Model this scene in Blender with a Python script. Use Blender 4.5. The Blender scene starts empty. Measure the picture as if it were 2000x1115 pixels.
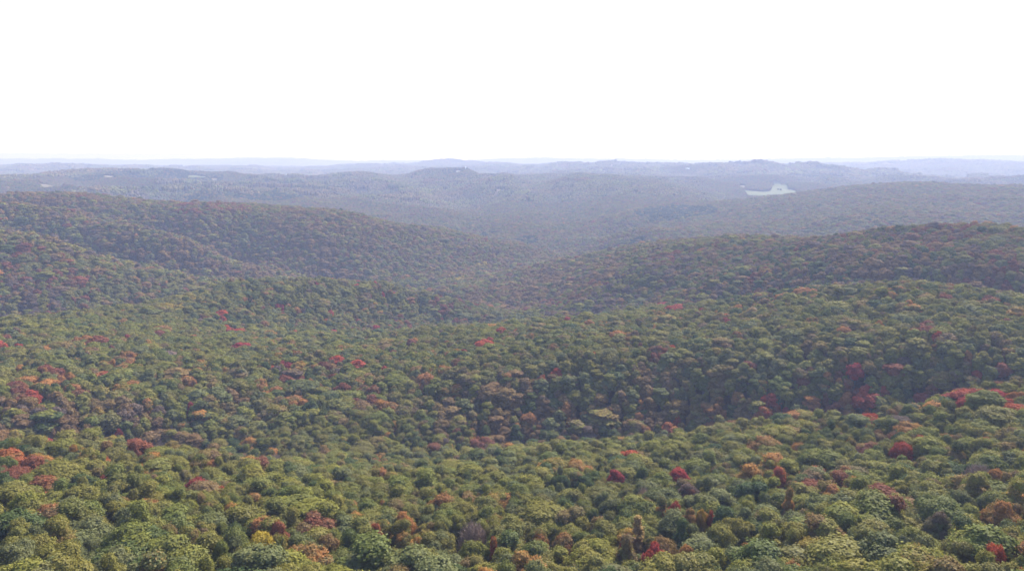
import bpy, math, random
import numpy as np
S = bpy.context.scene
FPX = 1351.0                                   # focal length for a picture 2000 wide
PITCH = math.atan2(557.5 - 300.0, FPX)
SUN_EL, SUN_AZ = math.radians(42), math.radians(36)   # azimuth clockwise from the view direction (+Y)

# ---------------------------------------------------------------- camera, world, sun, exposure
cam = bpy.data.cameras.new("camera"); co = bpy.data.objects.new("camera", cam)
S.collection.objects.link(co); S.camera = co
cam.sensor_width = 36; cam.lens = 36 * FPX / 2000
cam.clip_start = 0.5; cam.clip_end = 60000
co.location = (0, 0, 0); co.rotation_euler = (math.pi / 2 - PITCH, 0, 0)

W = bpy.data.worlds.new("World"); S.world = W; W.use_nodes = True
nt = W.node_tree; bg = nt.nodes["Background"]
sky = nt.nodes.new("ShaderNodeTexSky"); sky.sky_type = 'NISHITA'; sky.sun_disc = False
sky.sun_elevation = SUN_EL; sky.sun_rotation = SUN_AZ
sky.altitude = 300; sky.air_density = 1.0; sky.dust_density = 1.0; sky.ozone_density = 1.0
nt.links.new(sky.outputs[0], bg.inputs[0]); bg.inputs[1].default_value = 0.15
W.cycles.sampling_method = 'AUTOMATIC'

sl = bpy.data.lights.new("sun", 'SUN'); so = bpy.data.objects.new("sun", sl); S.collection.objects.link(so)
sl.energy = 4.2; sl.angle = math.radians(0.5); sl.color = (1.0, 0.95, 0.87)
from mathutils import Vector
sd = Vector((math.sin(SUN_AZ) * math.cos(SUN_EL), math.cos(SUN_AZ) * math.cos(SUN_EL), math.sin(SUN_EL)))
so.rotation_euler = sd.to_track_quat('Z', 'Y').to_euler()
so.location = sd * 400

S.view_settings.view_transform = 'Standard'; S.view_settings.look = 'None'
S.view_settings.exposure = 1.3; S.view_settings.gamma = 1.0
c = S.cycles
c.use_denoising = True; c.max_bounces = 4; c.diffuse_bounces = 3; c.glossy_bounces = 1
c.transmission_bounces = 3; c.volume_bounces = 1; c.transparent_max_bounces = 6
c.sample_clamp_indirect = 4.0
# ---------------------------------------------------------------- view and terrain

def ray(px, py):
    u, v = (px - 1000.0) / FPX, (557.5 - py) / FPX
    cp, sp = math.cos(PITCH), math.sin(PITCH)
    return np.array([u, cp + v * sp, -sp + v * cp])

def az_slope(px, py):
    d = ray(px, py)
    h = math.hypot(d[0], d[1])
    return math.atan2(d[0], d[1]), d[2] / h

# canopy surface seen in the photograph: (column, row, horizontal metres)
SEEN = [
 # foreground plateau
 (0,1115,150),(400,1115,150),(800,1115,150),(1200,1115,150),(1600,1115,150),(2000,1115,150),
 (0,1000,205),(500,1000,205),(1000,1000,205),(1500,1000,205),(2000,1000,210),
 (0,935,262),(300,935,262),(600,950,250),(1000,945,255),(1400,940,258),(1750,930,265),(2000,910,280),
 (0,890,330),(200,887,335),(350,890,330),(500,912,305),(620,925,300),(780,920,310),(960,903,325),(1100,883,342),(1300,858,365),(1430,843,380),(1560,836,385),(1690,838,385),(1780,815,395),(1880,795,420),(2000,785,430),
 # ravine and far side of the ravine
 (0,868,425),(250,868,425),(420,860,425),(560,880,385),(700,885,385),(850,875,398),(1000,850,425),
 (0,790,458),(250,790,455),(500,800,448),(700,800,436),(850,800,440),
 (0,710,530),(250,705,525),(450,715,510),(600,720,510),(700,735,490),
 (1150,845,428),(1350,832,440),(1550,818,445),(1720,800,455),
 (1000,775,450),(1200,765,455),(1450,745,463),(1700,735,470),(1900,735,472),
 (900,715,482),(1150,702,478),(1400,690,485),(1650,675,492),(1900,665,495),
 (1000,675,540),(1400,635,580),(1750,610,560),
 (740,662,620),(830,645,640),(950,640,650),(1100,625,660),(1300,602,690),(1500,584,700),(1620,570,690),(1750,563,650),(1850,566,640),(1950,578,630),(2000,588,630),
 # knoll on the left behind it
 (0,632,760),(120,628,775),(230,610,800),(330,588,830),(420,562,860),(500,549,880),(640,545,900),(760,556,930),(850,572,960),(930,592,1000),(1000,612,1020),
 (560,620,790),(700,620,840),(820,618,900),(650,590,840),(400,630,740),
 # big left hill, three spurs
 (0,458,1130),(80,470,1110),(150,488,1090),(300,522,1070),(430,546,1080),(540,556,1130),
 (0,545,980),(150,560,960),(100,612,900),(250,590,960),
 (0,408,1420),(120,415,1390),(250,440,1340),(330,464,1310),(400,488,1290),(500,522,1280),(610,546,1290),
 (0,378,1600),(80,384,1580),(160,395,1560),(230,402,1540),(290,399,1540),(400,393,1540),(470,398,1530),(560,413,1520),(700,424,1520),(780,440,1530),(850,455,1540),(930,468,1570),(1000,481,1610),(1080,497,1660),
 (400,440,1420),(600,470,1370),(800,500,1380),(720,530,1290),(850,556,1240),(950,530,1400),(1020,505,1540),
 # right mid slope and its spurs
 (880,566,1130),(960,545,1230),(1040,525,1330),(1110,508,1400),(1250,480,1260),(1330,470,1150),(1430,464,1080),(1550,463,1030),(1640,458,980),(1720,448,940),(1850,444,920),(2000,452,920),
 (960,585,1070),(1080,598,960),(1250,590,880),(1100,560,1080),(1190,542,1010),(1260,528,960),(1350,510,960),
 (1400,545,820),(1550,530,820),(1750,515,800),(1950,520,780),(1500,490,960),(1750,475,880),(1900,480,850),
 # valley beyond
 (1110,488,1750),(1000,468,1900),(850,440,2080),(720,415,2400),(560,400,2500),(400,380,2700),(200,368,2900),(60,370,2800),
 (1250,450,1750),(1200,425,2150),(1100,420,2350),(950,405,2650),(820,385,2900),(650,370,3050),(450,360,3300),
 (1500,452,1700),(1700,430,1750),(1900,415,1800),(1320,415,2250),(1380,404,2350),(1480,390,2450),(1572,377,2560),(1650,366,2620),(1750,357,2650),(1850,362,2600),(2000,368,2550),
 (1600,410,2050),(1850,390,2150),
 (1000,358,3150),(1040,348,3250),(1120,345,3250),(1220,350,3150),(1300,362,3000),(1350,380,2800),(1150,380,2750),
 (1560,381,2480),(1520,389,2430),(1545,386,2400),(1450,393,2620),(1480,391,2640),(1506,388,2650),(1530,384,2650),(1553,380,2640),(1480,388.5,2950),(1530,386,2950),(1440,384.5,3150),(1500,383.5,3100),(1545,381,3120),(1500,372,3300),(1560,362,3500),(1480,357,3700),(1380,350,3900),
 (0,351,3700),(100,343,3750),(180,340,3800),(340,339,3800),(430,343,3750),(520,348,3700),(650,349,3600),(740,343,3650),(800,345,3650),(850,337,3700),(890,333,3700),(940,337,3700),(1000,350,3600),
 (850,360,3300),(1900,356,4200),(2000,349,4200),
 (1020,338,5600),(1090,326,5800),(1200,322,5800),(1340,321,5600),(1450,319,5400),(1560,322,5200),(1640,330,5000),(1700,340,4800),(1730,348,4500),
 (0,334,6500),(60,331,6500),(100,326,6500),(150,334,6400),
 (200,325,9500),(400,327,9000),(600,324,9000),(700,322,9000),(780,320,8500),(830,315,8300),(870,313,8300),(940,318,8400),(1000,322,8600),
 (1660,318,8500),(1750,316,8300),(1850,313,8300),(2000,315,8300),(1800,335,7000),(1950,338,7000),
 (0,315,14000),(150,312,14000),(280,316,14000),(400,313,14000),(480,309,14000),(540,306,14000),(600,312,14000),(650,318,14000),(740,317,14000),(840,315,14000),(950,314,14000),(1000,309,14000),(1060,306,14000),(1120,312,14000),(1250,310,14000),(1330,316,14000),(1450,316,12500),(1535,310,12500),(1600,312,12500),(1700,316,13000),(1900,313,13000),(2000,314,13000),
]
# hollows behind the crests: (column, metres, height below the camera)
HOLLOW = [
 (0,380,-184),(200,382,-186),(350,375,-182),(1250,395,-172),(1400,408,-178),(1600,412,-178),(1780,428,-176),(1950,450,-170),
 (0,830,-212),(150,850,-216),(330,900,-215),
 (500,990,-222),(640,1030,-232),(760,1060,-245),(870,1060,-248),
 (800,720,-190),(950,760,-196),(1100,760,-188),(1300,780,-172),(1500,760,-165),(1750,715,-160),(1950,700,-160),
 (40,1200,-190),(200,1190,-216),(400,1180,-245),
 (60,1490,-152),(300,1400,-188),(450,1350,-210),
 (100,2000,-190),(300,1900,-195),(600,1900,-220),(850,1850,-228),(980,1760,-240),
 (1300,1450,-205),(1500,1350,-190),(1750,1200,-175),(1950,1150,-170),
 (1250,1900,-225),(1550,2900,-186),(1450,2850,-192),(1750,3100,-160),(1950,3200,-160),
 (1100,4300,-150),(900,4600,-170),(650,4600,-180),(400,4700,-170),(200,4700,-170),(40,4600,-170),
 (1300,4500,-135),(1550,4300,-140),(1700,3800,-150),(1850,5500,-170),(1950,5500,-170),
 (1200,8000,-150),(1500,7800,-150),(1700,6200,-190),
 (500,11500,-190),(800,11000,-180),(1000,11000,-170),(1800,10500,-180),(100,10500,-190),
]
def _controls():
    P, T = [], []
    for px, py, R in SEEN:
        a, s = az_slope(px, py); P.append((a, math.log(R))); T.append(s)
    for px, R, z in HOLLOW:
        a, _ = az_slope(px, 560); P.append((a, math.log(R))); T.append(z / R)
    return np.array(P), np.array(T)
_P, _T = _controls()
_EPS = 0.03
def _ker(d2): return np.sqrt(d2 + _EPS * _EPS)
def _solve():
    n = len(_P)
    K = _ker(((_P[:, None, :] - _P[None, :, :]) ** 2).sum(-1)) + 0.0 * np.eye(n)
    Q = np.c_[np.ones(n), _P]
    A = np.block([[K - 0.001 * np.eye(n), Q], [Q.T, np.zeros((3, 3))]])
    return np.linalg.solve(A, np.r_[_T, 0, 0, 0])
_W = _solve()
def _rbf(a, v):
    out = np.empty(a.shape)
    for i in range(0, a.size, 20000):
        aa, vv = a[i:i+20000], v[i:i+20000]
        d2 = (aa[:, None] - _P[None, :, 0]) ** 2 + (vv[:, None] - _P[None, :, 1]) ** 2
        out[i:i+20000] = _ker(d2) @ _W[:-3] + _W[-3] + _W[-2] * aa + _W[-1] * vv
    return out

_rs = np.random.RandomState(7)
_PERM = _rs.permutation(512); _PERM = np.r_[_PERM, _PERM]
_ANG = _rs.rand(512) * 2 * math.pi
def gnoise(x, y):
    xi, yi = np.floor(x).astype(int), np.floor(y).astype(int)
    fx, fy = x - xi, y - yi
    def g(ix, iy, dx, dy):
        h = _ANG[_PERM[_PERM[ix & 511] + (iy & 511)]]
        return np.cos(h) * dx + np.sin(h) * dy
    sx, sy = fx**3 * (fx * (fx * 6 - 15) + 10), fy**3 * (fy * (fy * 6 - 15) + 10)
    n0 = g(xi, yi, fx, fy) * (1 - sx) + g(xi + 1, yi, fx - 1, fy) * sx
    n1 = g(xi, yi + 1, fx, fy - 1) * (1 - sx) + g(xi + 1, yi + 1, fx - 1, fy - 1) * sx
    return (n0 * (1 - sy) + n1 * sy) * 1.5
def smooth(e0, e1, x):
    t = np.clip((x - e0) / (e1 - e0), 0, 1); return t * t * (3 - 2 * t)

def canopy(x, y):
    """height of the mean canopy surface (camera at z = 0)"""
    x = np.asarray(x, float).ravel(); y = np.asarray(y, float).ravel()
    R = np.maximum(np.hypot(x, y), 1.0); a = np.clip(np.arctan2(x, y), -0.72, 0.72)
    Re = np.clip(R, 140, 15000)
    z = _rbf(a, np.log(Re)) * Re
    warp = gnoise(x / 900 + 3.1, y / 900) * 0.35
    spur = 1 - np.abs(gnoise(x / 420 + warp, y / 420 - warp)) * 2.0
    spur2 = 1 - np.abs(gnoise(x / 1300 + 9.2 + warp, y / 1300 + 4.4)) * 2.0
    z += gnoise(x / 70, y / 70) * 2.0 * smooth(120, 250, R)
    z += gnoise(x / 190 + 5, y / 190) * 5.0 * smooth(350, 900, R)
    fa, _ = az_slope(1490, 560); calm = 1 - np.exp(-(((x - 2800 * math.sin(fa)) ** 2 + (y - 2800 * math.cos(fa)) ** 2) / 900.0 ** 2) ** 2)
    z += (spur - 0.5) * (15 * smooth(700, 1700, R) + 27 * smooth(1900, 3000, R)) * calm * (1 - .75 * smooth(5000, 9000, R))
    z += (spur2 - 0.6) * 36 * smooth(2200, 6000, R) * calm * (1 - .5 * smooth(9000, 12000, R))
    z -= .0035 * R * smooth(7000, 11000, R)
    return -27 - np.logaddexp(0, (-27 - z) / 8) * 8

# ---------------------------------------------------------------- helpers
rng = np.random.RandomState(11)
def tag(o, label=None, cat=None, group=None, kind=None):
    if label: o["label"] = label
    if cat: o["category"] = cat
    if group: o["group"] = group
    if kind: o["kind"] = kind
    return o

def mesh_np(name, V, F, mats=(), mat_idx=None, attrs=None, smooth_faces=None):
    """V (n,3), F list of arrays (m,k): one mesh; attrs {name: per-face floats}"""
    me = bpy.data.meshes.new(name)
    V = np.asarray(V, np.float32)
    nf = sum(len(f) for f in F)
    loops = np.concatenate([np.asarray(f, np.int32).ravel() for f in F])
    sizes = np.concatenate([np.full(len(f), np.asarray(f).shape[1], np.int32) for f in F])
    starts = np.r_[0, np.cumsum(sizes)[:-1]].astype(np.int32)
    me.vertices.add(len(V)); me.vertices.foreach_set("co", V.ravel())
    me.loops.add(len(loops)); me.loops.foreach_set("vertex_index", loops)
    me.polygons.add(nf); me.polygons.foreach_set("loop_start", starts)
    for m in mats: me.materials.append(m)
    if mat_idx is not None: me.polygons.foreach_set("material_index", np.asarray(mat_idx, np.int32))
    if smooth_faces is not None: me.polygons.foreach_set("use_smooth", np.asarray(smooth_faces, bool))
    else: me.polygons.foreach_set("use_smooth", np.zeros(nf, bool))
    for k, v in (attrs or {}).items():
        at = me.attributes.new(k, 'FLOAT', 'FACE'); at.data.foreach_set("value", np.asarray(v, np.float32))
    me.update(calc_edges=True); me.validate()
    return me

class Mat:
    def __init__(s, name):
        s.m = bpy.data.materials.new(name); s.m.use_nodes = True; s.t = s.m.node_tree
        s.b = s.t.nodes["Principled BSDF"]; s.out = s.t.nodes["Material Output"]
    def n(s, kind, **kw):
        x = s.t.nodes.new(kind)
        for k, v in kw.items(): setattr(x, k, v)
        return x
    def l(s, a, b): s.t.links.new(a, b)

# ---------------------------------------------------------------- materials
def leaf_material():
    M = Mat("leaves")
    a1 = M.n("ShaderNodeAttribute", attribute_type='INSTANCER', attribute_name="leaf_col")
    a2 = M.n("ShaderNodeAttribute", attribute_type='INSTANCER', attribute_name="leaf_turn")
    tn = M.n("ShaderNodeAttribute", attribute_type='GEOMETRY', attribute_name="turn")
    to = M.n("ShaderNodeAttribute", attribute_type='GEOMETRY', attribute_name="tone")
    mx = M.n("ShaderNodeMix", data_type='RGBA')
    M.l(tn.outputs["Fac"], mx.inputs[0]); M.l(a1.outputs["Color"], mx.inputs[6]); M.l(a2.outputs["Color"], mx.inputs[7])
    sc = M.n("ShaderNodeVectorMath", operation='SCALE')
    M.l(mx.outputs[2], sc.inputs[0]); M.l(to.outputs["Fac"], sc.inputs["Scale"])
    df = M.n("ShaderNodeBsdfDiffuse"); tr = M.n("ShaderNodeBsdfTranslucent"); ms = M.n("ShaderNodeMixShader")
    M.l(sc.outputs[0], df.inputs[0]); M.l(sc.outputs[0], tr.inputs[0])
    ms.inputs[0].default_value = 0.33
    M.l(df.outputs[0], ms.inputs[1]); M.l(tr.outputs[0], ms.inputs[2])
    gl = M.n("ShaderNodeBsdfGlossy"); gl.inputs["Roughness"].default_value = 0.55; gl.inputs[0].default_value = (1, 1, 1, 1)
    m2 = M.n("ShaderNodeMixShader"); m2.inputs[0].default_value = 0.008
    M.l(ms.outputs[0], m2.inputs[1]); M.l(gl.outputs[0], m2.inputs[2])
    M.l(m2.outputs[0], M.out.inputs[0])
    return M.m
def bark_material():
    M = Mat("bark"); M.b.inputs["Roughness"].default_value = 0.9
    t = M.n("ShaderNodeTexCoord"); nz = M.n("ShaderNodeTexNoise"); nz.inputs["Scale"].default_value = 2.5; nz.inputs["Detail"].default_value = 5
    rp = M.n("ShaderNodeValToRGB"); rp.color_ramp.elements[0].color = (.05, .042, .036, 1); rp.color_ramp.elements[1].color = (.20, .18, .16, 1)
    M.l(t.outputs["Object"], nz.inputs["Vector"]); M.l(nz.outputs[0], rp.inputs[0]); M.l(rp.outputs[0], M.b.inputs["Base Color"])
    return M.m
def twig_material():
    M = Mat("bare_twigs"); M.b.inputs["Roughness"].default_value = 0.85
    a1 = M.n("ShaderNodeAttribute", attribute_type='INSTANCER', attribute_name="leaf_col")
    to = M.n("ShaderNodeAttribute", attribute_type='GEOMETRY', attribute_name="tone")
    sc = M.n("ShaderNodeVectorMath", operation='SCALE'); M.l(a1.outputs["Color"], sc.inputs[0]); M.l(to.outputs["Fac"], sc.inputs["Scale"])
    M.l(sc.outputs[0], M.b.inputs["Base Color"])
    return M.m
def noise_material(name, c0, c1, scale, rough=0.95, detail=6):
    M = Mat(name); M.b.inputs["Roughness"].default_value = rough; M.b.inputs["Specular IOR Level"].default_value = 0.15
    t = M.n("ShaderNodeTexCoord"); nz = M.n("ShaderNodeTexNoise"); nz.inputs["Scale"].default_value = scale; nz.inputs["Detail"].default_value = detail
    rp = M.n("ShaderNodeValToRGB"); rp.color_ramp.elements[0].color = (*c0, 1); rp.color_ramp.elements[1].color = (*c1, 1)
    rp.color_ramp.elements[0].position = .35; rp.color_ramp.elements[1].position = .68
    M.l(t.outputs["Object"], nz.inputs["Vector"]); M.l(nz.outputs[0], rp.inputs[0]); M.l(rp.outputs[0], M.b.inputs["Base Color"])
    return M.m
LEAF, BARK, TWIG = leaf_material(), bark_material(), twig_material()
LITTER = noise_material("leaf_litter", (.075, .056, .036), (.15, .108, .068), 0.25)

# ---------------------------------------------------------------- ground: one sheet to the horizon
CANOPY_H = 15.6
def ground_z(x, y): return canopy(x, y) - CANOPY_H
def build_ground():
    az = np.r_[np.linspace(-0.85, 0.85, 521), np.linspace(0.85, 2 * math.pi - 0.85, 62)[1:-1]]
    R = np.r_[4.0, 30.0, np.exp(np.linspace(math.log(70), math.log(16000), 430))]
    A, RR = np.meshgrid(az, R, indexing='ij')
    X, Y = RR * np.sin(A), RR * np.cos(A)
    Z = ground_z(X, Y)
    na, nr = len(az), len(R)
    i = np.arange(na)[:, None]; j = np.arange(nr - 1)[None, :]
    i2 = (i + 1) % na
    F = np.stack([i * nr + j, i * nr + j + 1, i2 * nr + j + 1, i2 * nr + j], -1).reshape(-1, 4)
    V = np.c_[X.ravel(), Y.ravel(), Z]
    V = np.vstack([V, [[0, 0, Z.reshape(na, nr)[:, 0].mean()]]])
    ii = np.arange(na); F3 = np.stack([np.full(na, len(V) - 1), ii * nr, ((ii + 1) % na) * nr], -1)
    nf = len(F) + len(F3)
    me = mesh_np("ground", V, [F, F3], [LITTER], smooth_faces=np.ones(nf, bool))
    o = bpy.data.objects.new("ground", me); S.collection.objects.link(o)
    tag(o, kind="structure"); o["label"] = "leaf strewn forest floor of the rolling hills"
    return V[:, 2].min(), V[:, 2].max()
Z_LOW, Z_HIGH = build_ground()

def hit(px, py, below=3.0):
    """where the sight line through a photograph pixel meets the canopy"""
    a, s = az_slope(px, py)
    R = np.exp(np.linspace(math.log(90), math.log(15500), 2500))
    z = canopy(R * math.sin(a), R * math.cos(a)) - below
    k = np.argmax(s * R <= z)
    return R[k] * math.sin(a), R[k] * math.cos(a), R[k]

# ---------------------------------------------------------------- tree shapes
def ico():
    t = (1 + 5 ** .5) / 2
    v = np.array([(-1,t,0),(1,t,0),(-1,-t,0),(1,-t,0),(0,-1,t),(0,1,t),(0,-1,-t),(0,1,-t),(t,0,-1),(t,0,1),(-t,0,-1),(-t,0,1)], float)
    v /= np.linalg.norm(v[0])
    f = [(0,11,5),(0,5,1),(0,1,7),(0,7,10),(0,10,11),(1,5,9),(5,11,4),(11,10,2),(10,7,6),(7,1,8),(3,9,4),(3,4,2),(3,2,6),(3,6,8),(3,8,9),(4,9,5),(2,4,11),(6,2,10),(8,6,7),(9,8,1)]
    return v, np.array(f)
def subdiv(v, f):
    v = list(map(tuple, v)); cache = {}; out = []
    def mid(a, b):
        k = (min(a, b), max(a, b))
        if k not in cache:
            m = np.array(v[a]) + np.array(v[b]); m /= np.linalg.norm(m); cache[k] = len(v); v.append(tuple(m))
        return cache[k]
    for a, b, c_ in f:
        ab, bc, ca = mid(a, b), mid(b, c_), mid(c_, a)
        out += [(a, ab, ca), (b, bc, ab), (c_, ca, bc), (ab, bc, ca)]
    return np.array(v), np.array(out)
ICO0 = ico(); ICO1 = subdiv(*ICO0)

def tube(pts, rad, n=6):
    pts = np.asarray(pts, float); V = []; F = []
    for k, p in enumerate(pts):
        d = pts[min(k + 1, len(pts) - 1)] - pts[max(k - 1, 0)]; d /= np.linalg.norm(d) + 1e-9
        a = np.cross(d, (1, 0, 0) if abs(d[0]) < .9 else (0, 1, 0)); a /= np.linalg.norm(a); b = np.cross(d, a)
        th = np.arange(n) * 2 * math.pi / n
        V.append(p + rad[k] * (np.cos(th)[:, None] * a + np.sin(th)[:, None] * b))
    for k in range(len(pts) - 1):
        for i in range(n): F.append((k*n+i, k*n+(i+1)%n, (k+1)*n+(i+1)%n, (k+1)*n+i))
    return np.vstack(V), np.array(F)

SHAPES = {   # crown half-width, crown bottom, crown top, lobes, lobe size
    "dome":  (4.8, 6.5, 16.6, 21, 0.45),
    "round": (3.9, 6.5, 17.0, 16, 0.48),
    "tall":  (3.3, 2.6, 18.5, 18, 0.50),
    "spire": (2.1, 2.5, 19.0, 30, 0.62),
}
def lobes_for(shape, r):
    hw, zb, zt, n, ls = SHAPES[shape]
    zc, hh = (zb + zt) / 2, (zt - zb) / 2
    L = []
    for k in range(n):
        g = (k + .5) / n
        if shape == "spire":
            t = g; w = hw * (1.08 - t) * (0.6 + 1.5 * r.rand())
            th = r.rand() * 6.28
            L.append((w * .5 * math.cos(th), w * .5 * math.sin(th), zb + t * (zt - zb) * .95, max(.62, hw * ls * (1.12 - t) * r.uniform(.75, 1.15)))); continue
        u = 1 - 1.55 * g                         # top to a little under the middle
        u = np.clip(u + r.uniform(-.12, .12), -.7, 1)
        th = k * 2.39996 + r.uniform(-.5, .5)
        s = math.sqrt(max(0, 1 - u * u))
        lr = hw * ls * r.uniform(.72, 1.25)
        rr = r.uniform(.70, 1.16)
        x, y, z = (hw - lr * .75) * s * math.cos(th) * rr, (hw - lr * .75) * s * math.sin(th) * rr, zc + (hh - lr * .8) * u * rr
        L.append((x, y, z, lr))
    L.append((0, 0, zc, hw * .62))
    return np.array(L)

def make_leaves(shape, seed, cards, card, core=ICO1, gaps=0.0):
    """leaf clumps over the lobes of a crown; returns V, [quads, tris], face attrs"""
    r = np.random.RandomState(seed); L = lobes_for(shape, r)
    flat = SHAPES[shape][0]
    w = L[:, 3] ** 2; w = w / w.sum()
    li = r.choice(len(L), cards * 3, p=w)
    d = r.normal(size=(len(li), 3)); d /= np.linalg.norm(d, axis=1)[:, None]
    d[:, 2] = np.where(d[:, 2] < -.35, -d[:, 2], d[:, 2])
    sub = 1 + .16 * np.sin(d[:, 0] * 5 + li) * np.sin(d[:, 1] * 5 + 2 * li) + .10 * np.sin(d[:, 2] * 9 + li)
    rad = L[li, 3] * sub * np.where(r.rand(len(li)) < .14, r.uniform(1.05, 1.26, len(li)), r.uniform(.82, 1.08, len(li)))
    P = L[li, :3] + d * rad[:, None] * np.array([1, 1, .88])
    dist = np.linalg.norm((P[:, None, :] - L[None, :, :3]) / np.array([1, 1, .88]), axis=2) / L[None, :, 3]
    dist[np.arange(len(li)), li] = 9
    ok = dist.min(1) > .80
    idx = np.nonzero(ok)[0][:cards]
    P, d, li = P[idx], d[idx], li[idx]; n = len(idx)
    nrm = d + r.normal(size=(n, 3)) * .36 + np.array([0, 0, .2]); nrm /= np.linalg.norm(nrm, axis=1)[:, None]
    a = np.cross(nrm, r.normal(size=(n, 3))); a /= np.linalg.norm(a, axis=1)[:, None]; b = np.cross(nrm, a)
    s = card * r.uniform(.6, 1.3, n)[:, None]
    q = [P + s * (a * r.uniform(.3, .62, (n, 1)) * sx + b * r.uniform(.3, .62, (n, 1)) * sy) + nrm * s * r.uniform(-.18, .18, (n, 1)) for sx, sy in ((-1,-1),(1,-1),(1,1),(-1,1))]
    V = np.stack(q, 1).reshape(-1, 3); F4 = np.arange(4 * n).reshape(-1, 4)
    lt = r.rand(len(L))
    turn = np.clip(lt[li] * 1.3 - .25 + r.normal(size=n) * .16 + (P[:, 2] - P[:, 2].mean()) * .03, 0, 1)
    tone = np.clip(r.normal(1, .11, n), .6, 1.4)
    cv, cf = core; CV, CF = [], []; ct = []
    off = len(V)
    for k, (x, y, z, lr) in enumerate(L):
        jig = 1 + r.uniform(-.14, .14, len(cv))
        CV.append(cv * jig[:, None] * lr * .84 * np.array([1, 1, .88]) + (x, y, z)); CF.append(cf + off); off += len(cv)
        ct += [lt[k]] * len(cf)
    CV = np.vstack(CV); CF = np.vstack(CF)
    return np.vstack([V, CV]), F4, CF, np.r_[turn, np.clip(np.array(ct) * 1.3 - .25, 0, 1)], np.r_[tone, np.clip(r.normal(.95, .1, len(CF)), .6, 1.3)]

def make_trunk(shape, seed, n=7):
    r = np.random.RandomState(seed + 500)
    hw, zb, zt, _, _ = SHAPES[shape]
    lean = r.uniform(-.5, .5, 2)
    top = zb + (zt - zb) * .55
    pts = [(0, 0, -1.2), (0, 0, .3), (lean[0] * .3, lean[1] * .3, zb * .6), (lean[0] * .6, lean[1] * .6, zb), (lean[0], lean[1], top)]
    rad = [.42, .34, .27, .22, .09]
    V, F = tube(pts, rad, n); VV, FF = [V], [F]; off = len(V)
    for k in range(6):
        th = k * 1.05 + r.uniform(-.3, .3); z0 = zb - 1.5 + k * (top - zb + 1) / 6
        L = hw * r.uniform(.55, .85)
        p0 = np.array([lean[0] * .6, lean[1] * .6, z0]); e = p0 + np.array([L * math.cos(th), L * math.sin(th), L * r.uniform(.5, .95)])
        m = (p0 + e) / 2 + np.array([0, 0, -.25])
        V, F = tube([p0, m, e], [.13, .09, .03], 5); VV.append(V); FF.append(F + off); off += len(V)
    return np.vstack(VV), np.vstack(FF)

def make_twigs(seed, count=330):
    """leafless crown: fans of fine ascending twigs"""
    r = np.random.RandomState(seed); V = []; F = []; off = 0
    for k in range(count):
        th = r.rand() * 6.283; u = r.rand() ** .6; z0 = r.uniform(5, 9); rr = 4.3 * u
        top = 9.5 + 6.8 * math.sqrt(max(0, 1 - u * u)) * r.uniform(.75, 1.05)
        p0 = np.array([rr * .35 * math.cos(th), rr * .35 * math.sin(th), z0])
        p2 = np.array([rr * math.cos(th), rr * math.sin(th), top]); p1 = (p0 * .45 + p2 * .55) + np.array([rr * .12 * math.cos(th), rr * .12 * math.sin(th), -.6]) + r.normal(size=3) * .25
        v, f = tube([p0, p1, p2], [.08, .05, .02], 3); V.append(v); F.append(f + off); off += len(v)
        for q in range(5):
            t = r.uniform(.45, 1); b = p1 + (p2 - p1) * (t - .45) / .55; e = b + r.normal(size=3) * .55 + np.array([0, 0, .75])
            v, f = tube([b, e], [.035, .012], 3); V.append(v); F.append(f + off); off += len(v)
    return np.vstack(V), np.vstack(F)

# near variants: separate crown and trunk meshes; also joined for the mass of the forest
NEAR = {}          # shape -> [(crown mesh, trunk mesh)]
SRC = bpy.data.collections.new("forest_sources")
SRC_INDEX = {}     # (lod, shape) -> indices within SRC
def add_source(lod, shape, me):
    k = len(SRC.objects); o = bpy.data.objects.new("source_%03d" % k, me); SRC.objects.link(o)
    SRC_INDEX.setdefault((lod, shape), []).append(k)
def joined(name, Lv, q, t, tv, to, trunk):
    V, F = trunk; off = len(Lv)
    return mesh_np(name, np.vstack([Lv, V]), [q, t, F + off], [LEAF, BARK], np.r_[np.zeros(len(q) + len(t)), np.ones(len(F))],
                   {"turn": np.r_[tv, np.zeros(len(F))], "tone": np.r_[to, np.ones(len(F))]})
for shape, nv in (("dome", 7), ("round", 5), ("tall", 4), ("spire", 1)):
    for k in range(nv):
        sd_ = 100 * (k + 1) + len(shape)
        Lv, q, t, tv, to = make_leaves(shape, sd_, {"dome": 14500, "round": 11000, "tall": 10500, "spire": 6000}[shape], .265)
        tr = make_trunk(shape, sd_)
        cm = mesh_np("crown", Lv, [q, t], [LEAF], None, {"turn": tv, "tone": to})
        NEAR.setdefault(shape, []).append((cm, mesh_np("trunk", tr[0], [tr[1]], [BARK], smooth_faces=np.ones(len(tr[1]), bool))))
        add_source(0, shape, joined("forest_tree", Lv, q, t, tv, to, tr))
for k in range(2):
    v, f = make_twigs(900 + k); r_ = np.random.RandomState(k)
    tw = mesh_np("bare_crown", v, [f], [TWIG], None, {"tone": r_.uniform(.7, 1.3, len(f))})
    tr = make_trunk("dome", 950 + k)
    NEAR.setdefault("bare", []).append((tw, mesh_np("trunk", tr[0], [tr[1]], [BARK])))
    add_source(0, "bare", mesh_np("bare_forest_tree", np.vstack([v, tr[0]]), [f, tr[1] + len(v)], [TWIG, BARK], np.r_[np.zeros(len(f)), np.ones(len(tr[1]))],
               {"tone": np.r_[r_.uniform(.7, 1.3, len(f)), np.ones(len(tr[1]))]}))
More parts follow.
